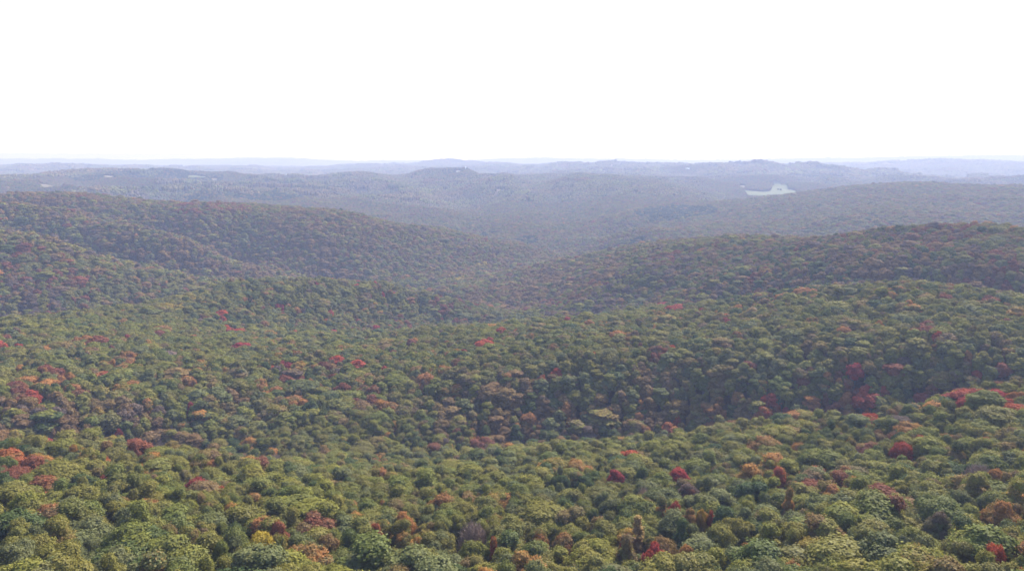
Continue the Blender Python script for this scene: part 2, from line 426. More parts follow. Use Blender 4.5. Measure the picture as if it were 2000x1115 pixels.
for lod, cards, card, core in ((1, 2600, .56, ICO1), (2, 600, .95, ICO1)):
    for shape, nv in (("dome", 5), ("round", 4), ("tall", 4)):
        for k in range(nv):
            sd_ = 1000 * lod + 100 * k + len(shape)
            Lv, q, t, tv, to = make_leaves(shape, sd_, cards, card, core)
            add_source(lod, shape, joined("forest_tree", Lv, q, t, tv, to, make_trunk(shape, sd_, 4)))

# far canopy: a patch of woodland, many small crowns side by side
def make_patch(seed, size=62.0, n=62):
    r = np.random.RandomState(seed); VV, FF, tv, to = [], [], [], []; off = 0
    cv, cf = ICO1
    g = int(math.ceil(math.sqrt(n))); st = size / g
    for i in range(g):
        for j in range(g):
            x, y = (i + .5 + r.uniform(-.4, .4)) * st - size / 2, (j + .5 + r.uniform(-.4, .4)) * st - size / 2
            w = r.uniform(3.4, 6.2); hz = r.uniform(3.5, 6.5); z = CANOPY_H - 4.5 + r.uniform(-2.2, 2.2)
            V = cv * (1 + r.uniform(-.22, .22, len(cv)))[:, None] * (w, w, hz) + (x, y, z)
            V[:, 2] = np.where(cv[:, 2] < -.3, V[:, 2] - 6, V[:, 2])
            VV.append(V); FF.append(cf + off); off += len(cv)
            a, b = r.rand(), np.clip(r.normal(1, .22), .5, 1.6)
            tv += list(np.clip(a * 1.6 - .6 + r.normal(size=len(cf)) * .1, 0, 1)); to += list(b * np.clip(r.normal(1, .13, len(cf)), .6, 1.5))
    return mesh_np("canopy_patch", np.vstack(VV), [np.vstack(FF)], [LEAF], None, {"turn": tv, "tone": to})
for k in range(6): add_source(3, "patch", make_patch(70 + k))

# ---------------------------------------------------------------- leaf colours
GREENS = np.array([(.150,.160,.028),(.128,.144,.028),(.170,.174,.027),(.112,.134,.029),(.176,.164,.031),(.144,.152,.034),(.182,.178,.027),(.160,.151,.029)]) * (1.10, 1.03, 1.05)
DARKG  = np.array([(.076,.098,.026),(.064,.088,.028),(.084,.100,.024)])
GREYG  = np.array([(.138,.142,.048),(.126,.132,.044),(.150,.148,.054)])
PINE   = np.array([(.044,.066,.034),(.050,.074,.038)])
OLIVE  = np.array([(.180,.165,.032),(.195,.170,.030),(.160,.142,.036),(.185,.180,.030)]) * (1.04, 1.0, 1.1)
BROWN  = np.array([(.180,.112,.048),(.160,.104,.052),(.195,.125,.052),(.150,.100,.056)]) * (1.18, 1.08, .95)
TAN    = np.array([(.215,.140,.052),(.190,.125,.056),(.235,.150,.046)])
ORANGE = np.array([(.340,.150,.042),(.300,.130,.044),(.370,.172,.042)])
YELLOW = np.array([(.360,.255,.026),(.300,.220,.034),(.270,.190,.040)])
RED    = np.array([(.360,.066,.030),(.320,.058,.032),(.390,.088,.032),(.290,.062,.036)])
CRIMSON= np.array([(.310,.044,.038),(.265,.042,.038)])
RUST   = np.array([(.220,.074,.036),(.190,.066,.036)])
MAUVE  = np.array([(.150,.100,.068),(.138,.096,.072)])
PAL = dict(green=GREENS, dark=DARKG, grey=GREYG, olive=OLIVE, brown=BROWN, tan=TAN, orange=ORANGE, yellow=YELLOW, red=RED, crimson=CRIMSON, rust=RUST, mauve=MAUVE, pine=PINE)
def pick(name, r):
    p = PAL[name]; return p[r.randint(len(p))] * r.uniform(.88, 1.12)

# conspicuous trees of the foreground: column, row, crown width (photo pixels), shape, colour, second colour, short name, rest of the label
HEROES = [
 (33,1099,62,"dome","grey","grey","pale grey green tree","with domed crown in the bottom left corner"),
 (110,1108,75,"dome","olive","green","broad yellow green tree","beside the pale grey green one at the lower edge"),
 (262,1074,105,"dome","green","dark","very broad deep green tree","with the widest lobed crown in the left foreground"),
 (327,1060,32,"round","olive","brown","small olive brown tree","tucked right of the very broad deep green crown"),
 (352,1098,44,"dome","brown","tan","ragged tan brown tree","at the lower edge right of the very broad green crown"),
 (455,1066,50,"dome","grey","green","grey green tree with flat dome","left of the brightest yellow tree"),
 (434,1106,32,"round","green","green","small round green tree","at the lower edge left of the brightest yellow tree"),
 (477,1101,55,"dome","olive","green","yellow green domed tree","touching the left side of the brightest yellow tree"),
 (512,1088,36,"round","yellow","yellow","brightest yellow tree","lemon crown standing alone among green ones at the lower edge"),
 (547,1083,28,"round","yellow","green","half turned yellow tree","yellow top over green sides, right of the brightest yellow tree"),
 (545,1063,34,"round","rust","rust","rusty red brown tree","behind the half turned yellow tree"),
 (583,1082,52,"round","grey","olive","olive grey round tree","between the half turned yellow tree and a tall brown one"),
 (641,1084,44,"tall","brown","olive","tall brown tree","with upright crown right of the olive grey round tree"),
 (666,1103,54,"dome","grey","green","pale green domed tree","at the lower edge in front of the tall brown tree"),
 (708,1058,56,"tall","dark","green","tall dark green tree","left of a small orange red crown"),
 (731,1056,27,"round","red","orange","small orange red tree","against the right side of the tall dark green tree"),
 (737,1086,28,"round","crimson","crimson","small crimson tree","below the orange red one and beside an orange tan crown"),
 (710,1097,38,"round","tan","orange","orange tan tree","left of the small crimson tree near the lower edge"),
 (789,1064,36,"round","olive","orange","olive tree with orange tips","in front of the rounded orange crown"),
 (786,1029,42,"dome","orange","orange","rounded orange tree","glowing alone among green crowns behind the olive tree with orange tips"),
 (854,1068,64,"dome","grey","olive","large grey olive tree","left of the leafless mauve tree"),
 (924,1055,60,"bare","mauve","mauve","leafless mauve tree","fan of bare purple grey twigs rising among green crowns"),
 (926,1090,55,"dome","green","olive","green tree with lumpy dome","directly in front of the leafless mauve tree"),
 (965,1091,18,"tall","orange","red","slim orange tree","to the right of the lumpy green dome near the lower edge"),
 (764,946,44,"dome","olive","yellow","golden green tree","in the middle distance behind the rounded orange tree"),
 (706,884,58,"dome","olive","green","broad olive gold tree","highest large crown above the gully"),
 (1051,1057,42,"dome","orange","green","orange capped tree","amber top above green sides left of an apricot crown"),
 (1100,1066,40,"round","tan","orange","apricot round tree","right of the orange capped tree"),
 (1246,1066,26,"spire","tan","tan","narrow tan spire tree","tallest thin crown near the lower edge"),
 (1222,1096,40,"tall","tan","olive","bronze upright tree","at the foot of the narrow tan spire tree"),
 (1221,1074,19,"round","red","crimson","tiny scarlet tree","tucked left of the narrow tan spire tree"),
 (1278,1103,34,"round","crimson","red","wine red round tree","at the lower edge right of the narrow tan spire tree"),
 (1295,1077,48,"dome","tan","brown","tan brown domed tree","right of the narrow tan spire tree"),
 (1404,1058,54,"round","green","dark","rich green balloon shaped tree","on a visible stem, darker than its grey neighbours"),
 (1203,944,25,"round","crimson","crimson","left far crimson tree","next to a dark green crown"),
 (1324,944,30,"round","crimson","red","right far crimson tree","behind a dusky mauve red crown"),
 (1343,973,38,"round","mauve","rust","dusky mauve red tree","in front of the right far crimson tree"),
 (1318,1016,21,"round","red","rust","pinkish red small tree","below the dusky mauve red tree"),
 (1388,1028,15,"round","red","orange","vermilion tree","peeping out behind the rich green balloon shaped tree"),
 (1369,1029,18,"round","yellow","orange","small amber tree","left of the vermilion tree"),
 (1143,952,36,"round","dark","dark","dark green globe tree","left of the crimson tree with a bluish green neighbour"),
 (1097,953,32,"round","dark","dark","bluish dark green globe tree","left of the other dark green globe"),
 (1254,946,25,"tall","dark","dark","narrow dark green tree","between the two far crimson trees"),
 (1156,1101,98,"dome","olive","green","very wide yellow green tree","broadest crown along the lower edge in the middle"),
 (1374,1090,60,"dome","grey","grey","wide grey green tree","in front of the rich green balloon shaped tree"),
 (1467,1092,45,"round","tan","orange","tan orange round tree","right of the wide grey green tree at the lower edge"),
 (1339,1102,28,"round","orange","tan","small copper tree","at the lower edge right of the wine red round tree"),
 (1522,948,23,"tall","red","orange","flame orange upright tree","alone on the middle slope above pale green crowns"),
 (1590,1086,62,"dome","olive","yellow","golden olive domed tree","at the lower edge, glossy yellow green mound"),
 (1794,1075,66,"dome","grey","olive","big grey olive domed tree","among tall grey crowns on the right foreground"),
 (1686,1072,58,"tall","olive","grey","tall olive grey tree","left of the big grey olive domed tree"),
 (1912,938,50,"bare","mauve","mauve","dark leafless tree","gaunt purple brown twigs beside a salmon crown"),
 (1938,1109,28,"round","red","crimson","brick red tree","in the bottom right corner between grey green crowns"),
 (1539,1004,22,"tall","tan","orange","tan orange upright tree","below the flame orange upright tree"),
 (1761,891,28,"dome","red","red","flat scarlet tree","highest red crown on the right foreground slope"),
 (1822,979,66,"dome","green","grey","broad shady green tree","left of the salmon tree on the right slope"),
 (1957,1017,50,"dome","tan","orange","orange sided tan tree","below the salmon tree"),
 (1942,950,28,"round","orange","tan","salmon tree","touching the right side of the dark leafless tree"),
 (1558,1034,60,"dome","grey","grey","silvery green tree","in front of the tan orange upright tree"),
 (1834,1035,42,"dome","grey","mauve","dull grey tree","behind the big grey olive domed tree"),
 (1889,1059,52,"tall","dark","olive","tall dark olive tree","right of the big grey olive domed tree"),
]
# groves and single crowns that have turned: column, row, half width in photo pixels, colour, share of the trees
SPOTS = [
 (455,645,14,"red",1),(370,657,7,"red",1),(250,660,8,"crimson",1),(460,679,9,"crimson",1),(481,678,8,"crimson",1),(437,628,6,"red",.9),(435,617,5,"red",1),
 (580,649,9,"red",1),(607,636,11,"red",.8),(525,596,8,"red",.8),(552,607,10,"crimson",.7),(577,605,7,"orange",1),(578,631,8,"orange",.9),(640,630,8,"red",.8),(652,648,6,"crimson",1),
 (720,575,6,"red",1),(730,585,6,"red",.8),(765,571,6,"red",.8),(650,548,9,"red",.9),(690,556,6,"crimson",.8),(525,670,7,"crimson",1),
 (657,706,10,"red",1),(697,712,9,"red",1),(742,718,9,"red",1),(562,716,16,"crimson",.7),(532,715,7,"red",1),(735,706,10,"tan",1),(590,745,14,"orange",1),(585,776,12,"orange",.9),(525,757,12,"orange",.8),(560,755,8,"orange",.9),(620,753,9,"orange",.8),
 (912,686,8,"crimson",1),(940,676,7,"red",.9),(960,664,6,"red",1),(875,670,8,"rust",.9),(982,648,12,"red",.8),(1008,648,7,"red",1),(1111,626,6,"crimson",1),(1318,602,14,"red",.9),(1298,599,7,"crimson",.9),(1368,604,6,"red",.8),
 (1155,636,10,"orange",.9),(1195,659,7,"crimson",1),(1260,640,7,"crimson",.7),(1225,652,24,"orange",.6),(1310,675,9,"red",1),(1165,692,7,"crimson",.9),(1288,692,15,"rust",.9),(1398,687,10,"yellow",.9),(1090,724,6,"red",.9),(1060,743,7,"red",.7),(1335,718,8,"red",.8),(1470,708,10,"rust",.9),(1420,625,10,"red",.5),
 (1020,692,8,"rust",.9),(895,706,10,"rust",.7),(800,640,40,"rust",.25),(900,600,60,"rust",.22),(700,590,90,"crimson",.06),
 (1800,602,8,"red",1),(1848,657,7,"red",1),(1683,634,9,"red",.8),(1720,635,7,"orange",1),(1655,645,9,"orange",.8),(1590,637,12,"orange",.8),(1810,645,14,"rust",.7),(1670,727,7,"crimson",1),(1762,706,5,"mauve",1),(1738,726,9,"rust",.9),(1820,735,9,"orange",.8),(1890,720,12,"orange",.7),(1975,668,10,"tan",.9),(1540,577,40,"orange",.3),(1900,575,40,"rust",.2),
 (1700,822,26,"red",.95),(1680,808,12,"red",.9),(1740,828,14,"mauve",.7),(1895,770,15,"red",1),(1905,785,9,"crimson",1),(1815,783,13,"red",.9),(1835,776,14,"rust",.6),(1955,778,12,"crimson",.95),(1982,795,14,"red",1),(1975,778,9,"orange",1),(1740,768,8,"yellow",.9),(1655,795,12,"orange",.9),(1592,815,12,"orange",.9),(1510,815,12,"red",.9),(1530,825,12,"crimson",.7),(1580,828,10,"yellow",.8),
 (1311,824,10,"red",1),(1392,838,12,"orange",1),(1380,790,18,"tan",.8),(1442,760,11,"orange",1),(1405,805,12,"tan",.8),(1108,806,9,"orange",.9),(1050,828,9,"orange",1),(1005,865,10,"orange",.9),(938,876,12,"rust",1),(1160,800,12,"olive",.8),(1290,810,12,"tan",.6),(1430,820,20,"rust",.5),(1480,812,14,"red",.6),
 (60,735,75,"orange",.1),(105,735,26,"orange",.35),(20,765,22,"rust",.4),(180,668,22,"orange",.4),(180,675,34,"rust",.4),(245,703,20,"orange",.8),(265,712,8,"yellow",1),(105,730,16,"rust",.9),(68,778,9,"red",1),(165,785,20,"rust",.4),(120,792,16,"brown",.6),(205,780,22,"tan",.6),(245,750,12,"orange",.8),(370,735,22,"orange",.6),(440,722,9,"yellow",.9),(355,745,25,"tan",.5),(470,770,14,"brown",.9),(450,798,14,"tan",.8),(380,795,7,"crimson",.9),(200,735,7,"red",.8),(475,658,6,"yellow",1),(340,598,16,"yellow",.7),(345,585,22,"olive",.7),(370,583,10,"yellow",.6),(20,676,20,"red",.6),
 (60,860,90,"brown",.5),(60,862,70,"mauve",.2),(120,850,16,"brown",.7),(290,860,60,"mauve",.3),(290,858,30,"brown",.6),(236,845,8,"crimson",1),(272,860,6,"red",1),(95,862,6,"red",.9),(38,853,8,"yellow",.9),(222,855,9,"yellow",.8),(163,862,10,"yellow",.8),(60,882,7,"red",1),(145,883,6,"red",1),(24,898,7,"red",.9),(20,918,16,"rust",.8),(65,918,14,"rust",.7),(270,885,18,"rust",.6),(202,893,6,"red",1),(435,935,8,"red",1),(516,941,8,"red",1),(375,957,7,"crimson",1),(428,962,6,"red",.9),(95,969,8,"red",1),(123,969,6,"red",.9),(212,944,13,"yellow",.8),(222,939,6,"crimson",1),(352,938,10,"tan",.9),(117,1000,10,"orange",.9),(637,991,6,"red",1),(728,923,11,"rust",.9),(550,947,10,"rust",.8),(1582,917,6,"red",.9),(1225,896,5,"red",1),(1475,920,7,"orange",.9),(1815,867,6,"red",1),(1793,874,7,"red",.7),(1870,858,10,"tan",.9),(1600,991,9,"orange",.9),(1740,975,12,"rust",.6),(1960,945,22,"tan",.5),(1865,955,16,"olive",.8),
 (850,790,60,"tan",.5),(800,770,40,"olive",.5),(950,790,60,"tan",.4),(1000,800,60,"brown",.5),(1100,825,80,"brown",.35),(1250,820,80,"brown",.35),(1180,835,60,"olive",.3),(1350,790,60,"tan",.4),(1420,800,50,"olive",.3),(1600,810,70,"rust",.15),(700,765,30,"rust",.4),(760,790,16,"orange",.8),(620,730,60,"rust",.25),(830,750,14,"orange",.6),
 (450,525,110,"brown",.35),(520,540,70,"tan",.2),(1000,570,90,"brown",.5),(1080,530,60,"brown",.4),(1120,575,70,"rust",.25),(1050,500,40,"tan",.5),(920,540,40,"tan",.35),(60,392,100,"brown",.55),(420,400,60,"rust",.45),(560,420,50,"brown",.3),(640,450,110,"brown",.3),(60,560,90,"rust",.25),(40,600,70,"mauve",.4),
 (1530,500,9,"yellow",.8),(1480,518,10,"yellow",.7),(1585,528,10,"yellow",.7),(1650,510,22,"orange",.6),(1700,492,16,"orange",.6),(1780,535,10,"orange",.8),(1720,562,12,"orange",.7),(1810,482,30,"rust",.5),(1950,520,50,"rust",.4),(1880,540,30,"brown",.5),(1500,550,70,"rust",.25),(1180,548,16,"orange",.6),(1300,505,40,"rust",.35),(1850,450,50,"rust",.45),(1620,470,60,"rust",.25),
 (1030,832,16,"orange",.6),(1110,818,16,"orange",.7),(1200,818,18,"tan",.6),(1260,825,14,"orange",.5),(1320,824,18,"red",.7),(1400,818,22,"orange",.6),(1450,815,18,"tan",.7),(1500,820,20,"red",.7),(1560,822,18,"rust",.6),(1620,815,18,"orange",.5),(1650,800,14,"yellow",.6),(1700,818,30,"red",.9),(1890,775,20,"red",.8),(1960,785,18,"red",.9),(1150,826,14,"mauve",.5),(1350,826,14,"brown",.6),
 (1550,530,230,"dark",.28),(1500,520,220,"brown",.36),(1850,510,170,"brown",.36),(1200,545,150,"mauve",.3),(1600,520,240,"mauve",.17),(1100,560,120,"brown",.3),(1300,632,190,"olive",.22),(1750,612,220,"olive",.22),(640,565,110,"olive",.2),
 (1320,414,78,"pine",.8),(400,372,95,"pine",.55),(540,377,55,"pine",.7),(260,341,95,"pine",.6),(390,343,40,"pine",.6),(1210,352,30,"pine",.6),(1640,346,60,"pine",.5),(890,334,30,"pine",.4),(760,372,30,"pine",.4),(1030,470,22,"pine",.7),(955,460,25,"pine",.5),(1245,470,12,"pine",.7),
 (940,520,12,"yellow",.6),(905,546,10,"yellow",.6),
]

# ---------------------------------------------------------------- where the trees stand
def width_m(w_px, R, px, py):
    a, s = az_slope(px, py); return w_px / FPX * R * math.sqrt(1 + s * s) * .97
T = []     # trees: x, y, crown radius, shape, colour a, colour b, hero index
hr = np.random.RandomState(5)
for k, (px, py, w, sh, ca, cb, nm, rest) in enumerate(HEROES):
    x, y, R = hit(px, py, 2.8)
    T.append([x, y, width_m(w, R, px, py) / 2, sh, pick(ca, hr), pick(cb, hr), k, ca])
cell = {}
def near_ok(x, y, r, f):
    gx, gy = int(x // 9), int(y // 9)
    for i in (gx - 1, gx, gx + 1):
        for j in (gy - 1, gy, gy + 1):
            for (a, b, q) in cell.get((i, j), ()):
                if (a - x) ** 2 + (b - y) ** 2 < (f * (r + q)) ** 2: return False
    return True
def put(x, y, r): cell.setdefault((int(x // 9), int(y // 9)), []).append((x, y, r))
for t in T: put(t[0], t[1], t[2] * 1.35 + .8)
def candidates(r0, r1, half, step, r):
    out = []
    xm = r1 * math.sin(min(half, 1.5)); n = int(2 * xm / step); m = int(r1 / step)
    gx, gy = np.meshgrid(np.arange(n) * step - xm, np.arange(m) * step, indexing='ij')
    X = gx.ravel() + r.uniform(-.5, .5, gx.size) * step; Y = gy.ravel() + r.uniform(-.5, .5, gx.size) * step
    R = np.hypot(X, Y); ok = (R > r0) & (R <= r1) & (np.abs(np.arctan2(X, Y)) < half)
    p = r.permutation(ok.sum()); return X[ok][p], Y[ok][p]
pr = np.random.RandomState(21)
NX, NY, NR = [], [], []
for r0, r1, half in ((90, 1000, .82),):
    X, Y = candidates(r0, r1, half, 4.6, pr)
    rad = np.clip(pr.lognormal(math.log(3.15), .33, len(X)) * (1 + .08 * smooth(200, 460, np.hypot(X, Y))), 2.0, 8.0)
    for x, y, q in zip(X, Y, rad):
        if near_ok(x, y, q, .58): put(x, y, q); NX.append(x); NY.append(y); NR.append(q)
    rad = np.clip(pr.lognormal(math.log(2.0), .22, len(X)), 1.5, 3)         # smaller ones fill what is left
    for x, y, q in list(zip(X, Y, rad))[::2]:
        if near_ok(x, y, q, .68): put(x, y, q); NX.append(x); NY.append(y); NR.append(q)
X2, Y2 = candidates(1000, 2700, .74, 7.4, pr)
FX = np.r_[np.array(NX), X2]; FY = np.r_[np.array(NY), Y2]
FR = np.r_[np.array(NR), np.clip(pr.lognormal(math.log(4.3), .28, len(X2)), 2.6, 8)]
N_NEAR = len(NX)

SPOT_W = []
for px, py, w, col, share in SPOTS:
    x, y, R = hit(px, py, 1.0); a, s = az_slope(px, py)
    SPOT_W.append((x, y, R, width_m(w, R, px, py) + 1.5, col, share, w <= 11 and share >= .8))

def hollow(x, y, d=55.0):
    m = sum(canopy(x + d * math.cos(t), y + d * math.sin(t)) for t in (0, 1.571, 3.142, 4.712)) / 4
    return m - canopy(x, y)
def colours(x, y, r):
    """palette name and second palette name of every tree at x, y"""
    n = len(x); R = np.hypot(x, y)
    h = hollow(x, y)
    n1, n2, n3 = gnoise(x / 160, y / 160 + 7), gnoise(x / 60 + 3, y / 60), gnoise(x / 420 + 2, y / 420 + 5)
    far = smooth(880, 1180, R)
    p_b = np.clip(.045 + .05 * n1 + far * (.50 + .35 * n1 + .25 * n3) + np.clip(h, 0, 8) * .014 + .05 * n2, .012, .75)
    p_d = np.clip(.06 + .2 * n2 + np.clip(h, 0, 8) * .035, .02, .5); p_g = np.clip(.14 + .25 * gnoise(x / 90 + 11, y / 90) + far * .18, .03, .6); p_o = np.clip(.15 + .25 * gnoise(x / 75 + 17, y / 75) + np.clip(-h, 0, 7) * .06, .03, .6)
    p_b = p_b * (.25 + .75 * smooth(170, 320, R)); u = r.rand(n); a = np.full(n, "green", dtype="U8"); b = np.full(n, "green", dtype="U8")
    v = r.rand(n)
    brown = u < p_b
    a[~brown & (v < p_d)] = "dark"; a[~brown & (v >= p_d) & (v < p_d + p_g)] = "grey"; a[~brown & (v >= p_d + p_g) & (v < p_d + p_g + p_o)] = "olive"
    w = r.rand(n)
    a[brown & (w < .40)] = "brown"; a[brown & (w >= .40) & (w < .56)] = "tan"; a[brown & (w >= .56) & (w < .70)] = "mauve"; a[brown & (w >= .70) & (w < .86)] = "rust"; a[brown & (w >= .86)] = "orange"
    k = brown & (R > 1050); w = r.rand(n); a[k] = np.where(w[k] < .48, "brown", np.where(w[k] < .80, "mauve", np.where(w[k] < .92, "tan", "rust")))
    q = r.rand(n); b[:] = a; g = ~brown
    b[g & (q < .30)] = "olive"; b[g & (q >= .30) & (q < .45)] = "grey"; b[g & (q >= .45) & (q < .53)] = "tan"; b[g & (q > .955)] = "orange"
    b[brown & (q < .35)] = "tan"; b[brown & (q > .8)] = "olive"
    k = brown & (q > .55); b[k] = np.where(r.rand(k.sum()) < .5, "olive", "green")
    for sx, sy, sR, w_, col, share, single in SPOT_W:
        # a grove lies along the slope: a little deeper than it is wide
        ux, uy = sx / sR, sy / sR; dx, dy = x - sx, y - sy
        al = dx * ux + dy * uy; ac = dx * uy - dy * ux
        k = ((ac / w_) ** 2 + (al / (w_ * 1.25 + 2)) ** 2 < 1) & (r.rand(n) < share )
        if single:                                # one crown only: the nearest
            d = np.hypot(dx, dy); j = int(np.argmin(d)); k = np.zeros(n, bool); k[j] = d[j] < w_ * 1.5 + 4
        if not k.any(): continue
        a[k] = col; b[k] = np.where(r.rand(k.sum()) < .6, col, dict(red="orange", crimson="red", orange="tan", tan="olive", brown="tan", rust="brown", mauve="brown", yellow="olive", olive="tan", green="olive").get(col, col))
    return a, b, h
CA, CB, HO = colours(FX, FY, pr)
def rgb(names, r):
    out = np.zeros((len(names), 3))
    for nme in np.unique(names):
        k = names == nme; p = PAL[nme]; out[k] = p[r.randint(len(p), size=k.sum())] * r.uniform(.86, 1.14, (k.sum(), 1))
    return out
RA, RB = rgb(CA, pr), rgb(CB, pr)
us = pr.rand(len(FX))
STEEP = np.hypot(canopy(FX + 12, FY) - canopy(FX - 12, FY), canopy(FX, FY + 12) - canopy(FX, FY - 12)) / 24
p_tall = np.clip(.08 + np.clip(HO, 0, 6) * .08 + smooth(.22, .45, STEEP) * .6, 0, .85)
SHP = np.where(us < p_tall, "tall", np.where(us < p_tall + .30, "round", "dome")).astype("U6")
SHP[np.isin(CA, ["red", "crimson"])] = "round"
SHP[:N_NEAR][(CA[:N_NEAR] == "mauve") & (pr.rand(N_NEAR) < .35) & (np.hypot(FX[:N_NEAR], FY[:N_NEAR]) < 700)] = "bare"
FX = np.r_[[t[0] for t in T], FX]; FY = np.r_[[t[1] for t in T], FY]; FR = np.r_[[t[2] for t in T], FR]
SHP = np.r_[np.array([t[3] for t in T], "U6"), SHP]; CA = np.r_[np.array([t[7] for t in T], "U8"), CA]
RA = np.vstack([[t[4] for t in T], RA]); RB = np.vstack([[t[5] for t in T], RB])
NH = len(T); DIST = np.hypot(FX, FY)
GZ = ground_z(FX, FY)
HWD = {k: v[0] for k, v in SHAPES.items()}; HWD["bare"] = 4.4
SXY = FR / np.array([HWD[s] for s in SHP]) * 1.25
SXY[:NH] /= 1.22
SZ = np.clip(.86 + .13 * SXY, .78, 1.15) * pr.uniform(.92, 1.08, len(FX))
SZ[:NH] = np.clip(.92 + .12 * SXY[:NH], .95, 1.06) * np.array([{"spire": 1.16, "bare": 1.08}.get(t[3], 1.16 if t[7] == "yellow" else 1.10 if h[2] < 35 else 1.0) for t, h in zip(T, HEROES)])
SXY[:NH] *= np.array([1.6 if t[3] == "spire" else 1.22 if t[7] in ("yellow", "crimson", "red") else 1.0 for t in T])
RA[SHP == "bare"] *= 2.0; RA[SHP == "spire"] *= 1.5; RB[SHP == "spire"] *= 1.5
for h in range(NH):                               # the ones before a conspicuous tree are a little lower
    D_ = math.hypot(FX[h], FY[h]); ux, uy = FX[h] / D_, FY[h] / D_
    al, ac = (FX - FX[h]) * ux + (FY - FY[h]) * uy, (FX - FX[h]) * uy - (FY - FY[h]) * ux
    k = (al < 0) & (al > -9 - FR[h]) & (np.abs(ac) < FR[h] + FR * .6); k[:NH] = False
    SZ[k] *= .78
ROT = pr.rand(len(FX)) * 2 * math.pi
VAR = pr.randint(0, 1000, len(FX))

# ---------------------------------------------------------------- the nearest three hundred: a thing each, crown and trunk as its parts
def project(x, y, z):
    cp, sp = math.cos(PITCH), math.sin(PITCH)
    f, u = y * cp - z * sp, y * sp + z * cp
    return 1000 + FPX * x / f, 557.5 - FPX * u / f
CZ = GZ + np.where(SHP == "tall", 12.0, 12.5) * SZ
PX, PY = project(FX, FY, CZ)
SD = np.sqrt(FX ** 2 + FY ** 2 + CZ ** 2); WP = FR * 2 / SD * FPX
inside = (PX > -WP * .35) & (PX < 2000 + WP * .35) & (PY > 300) & (PY < 1115 + WP * .25) & (DIST < 420)
score = np.where(inside, WP, 0); score[:NH] = np.where(PY[:NH] > 925, 999, score[:NH])
N_IND = 296
CHOSEN = np.argsort(-score)[:N_IND]
is_ind = np.zeros(len(FX), bool); is_ind[CHOSEN] = True

SIZE = lambda w: "broad" if w > 62 else ("mid sized" if w > 44 else "small")
COLW = dict(green="mid green", dark="dark green", grey="grey green", olive="olive green", brown="brown", tan="tan", orange="orange", yellow="yellow", red="red", crimson="crimson", rust="rust brown", mauve="dull mauve")
FORM = dict(dome="domed", round="rounded", tall="upright", spire="spiry", bare="leafless")
SECT = ["right of", "behind and right of", "behind", "behind and left of", "left of", "in front and left of", "in front of", "in front and right of"]
ORD = ["", "second ", "third ", "fourth ", "fifth ", "sixth ", "seventh ", "eighth "]
def labels():
    lab = {}
    vis = np.nonzero((DIST < 430) & (PX > -60) & (PX < 2060) & (PY < 1160))[0]
    marks = [k for k in range(NH) if is_ind[k]]
    taken = {}
    for m in marks:
        dx, dy = PX[vis] - PX[m], (PY[m] - PY[vis]) * 1.5
        dd = np.hypot(dx, dy); sec = np.round(np.arctan2(dy, dx) / (math.pi / 4)).astype(int) % 8
        for s in range(8):
            o = [int(i) for i in vis[(sec == s)][np.argsort(dd[sec == s])] if i != m][:len(ORD)]
            for rank, i in enumerate(o):
                if is_ind[i] and i >= NH: taken.setdefault(i, []).append((math.hypot(PX[i] - PX[m], (PY[m] - PY[i]) * 1.5) + rank * 60, m, s, rank))
    for k in CHOSEN:
        k = int(k)
        if k < NH:
            nm, rest = HEROES[k][6], HEROES[k][7]; lab[k] = (nm + ", " + rest) if not rest.startswith("with") else nm + " " + rest
        elif k in taken:
            _, m, s, rank = min(taken[k])
            lab[k] = "%s %s tree, %scrown %s the %s" % (COLW[str(CA[k])], FORM[str(SHP[k])], ORD[rank] or "nearest ", SECT[s], HEROES[m][6])
        else: lab[k] = None
        if lab[k] and len(lab[k].split()) > 16: lab[k] = lab[k].replace(" %s tree," % FORM[str(SHP[k])], " tree,", 1)
    # the rest: told by the nearest labelled neighbour
    for k in [k for k in lab if lab[k] is None]:
        band = "at the edge" if PY[k] > 1060 else "farther off"
        tenth = int(np.clip(PX[k] / 2000 * 20, 0, 19))
        m = min(marks, key=lambda q: math.hypot(PX[q] - PX[k], PY[q] - PY[k]))
        lab[k] = "%s %s tree %s, %s the %s" % (COLW[str(CA[k])], FORM[str(SHP[k])], band, SECT[int(round(math.atan2((PY[m] - PY[k]) * 1.5, PX[k] - PX[m]) / (math.pi / 4))) % 8], HEROES[m][6])
    return lab
LAB = labels()
KIND_NAME = dict(dome="broadleaf_tree", round="broadleaf_tree", tall="upright_tree", spire="spire_tree", bare="bare_tree")
def plant(k):
    sh = str(SHP[k]); cm, tm = NEAR[sh][VAR[k] % len(NEAR[sh])]
    root = bpy.data.objects.new(KIND_NAME[sh], None); root.empty_display_size = 2
    S.collection.objects.link(root)
    root.location = (FX[k], FY[k], GZ[k]); root.rotation_euler = (0, 0, ROT[k]); root.scale = (SXY[k], SXY[k], SZ[k])
    tag(root, LAB[int(k)], "tree", "autumn trees of the foreground forest")
    for nme, me in (("crown", cm), ("trunk", tm)):
        o = bpy.data.objects.new(nme, me); S.collection.objects.link(o); o.parent = root
        if nme == "crown":
            o["leaf_col"] = [float(v) for v in RA[k]]; o["leaf_turn"] = [float(v) for v in RB[k]]
    return root
for k in CHOSEN: plant(int(k))

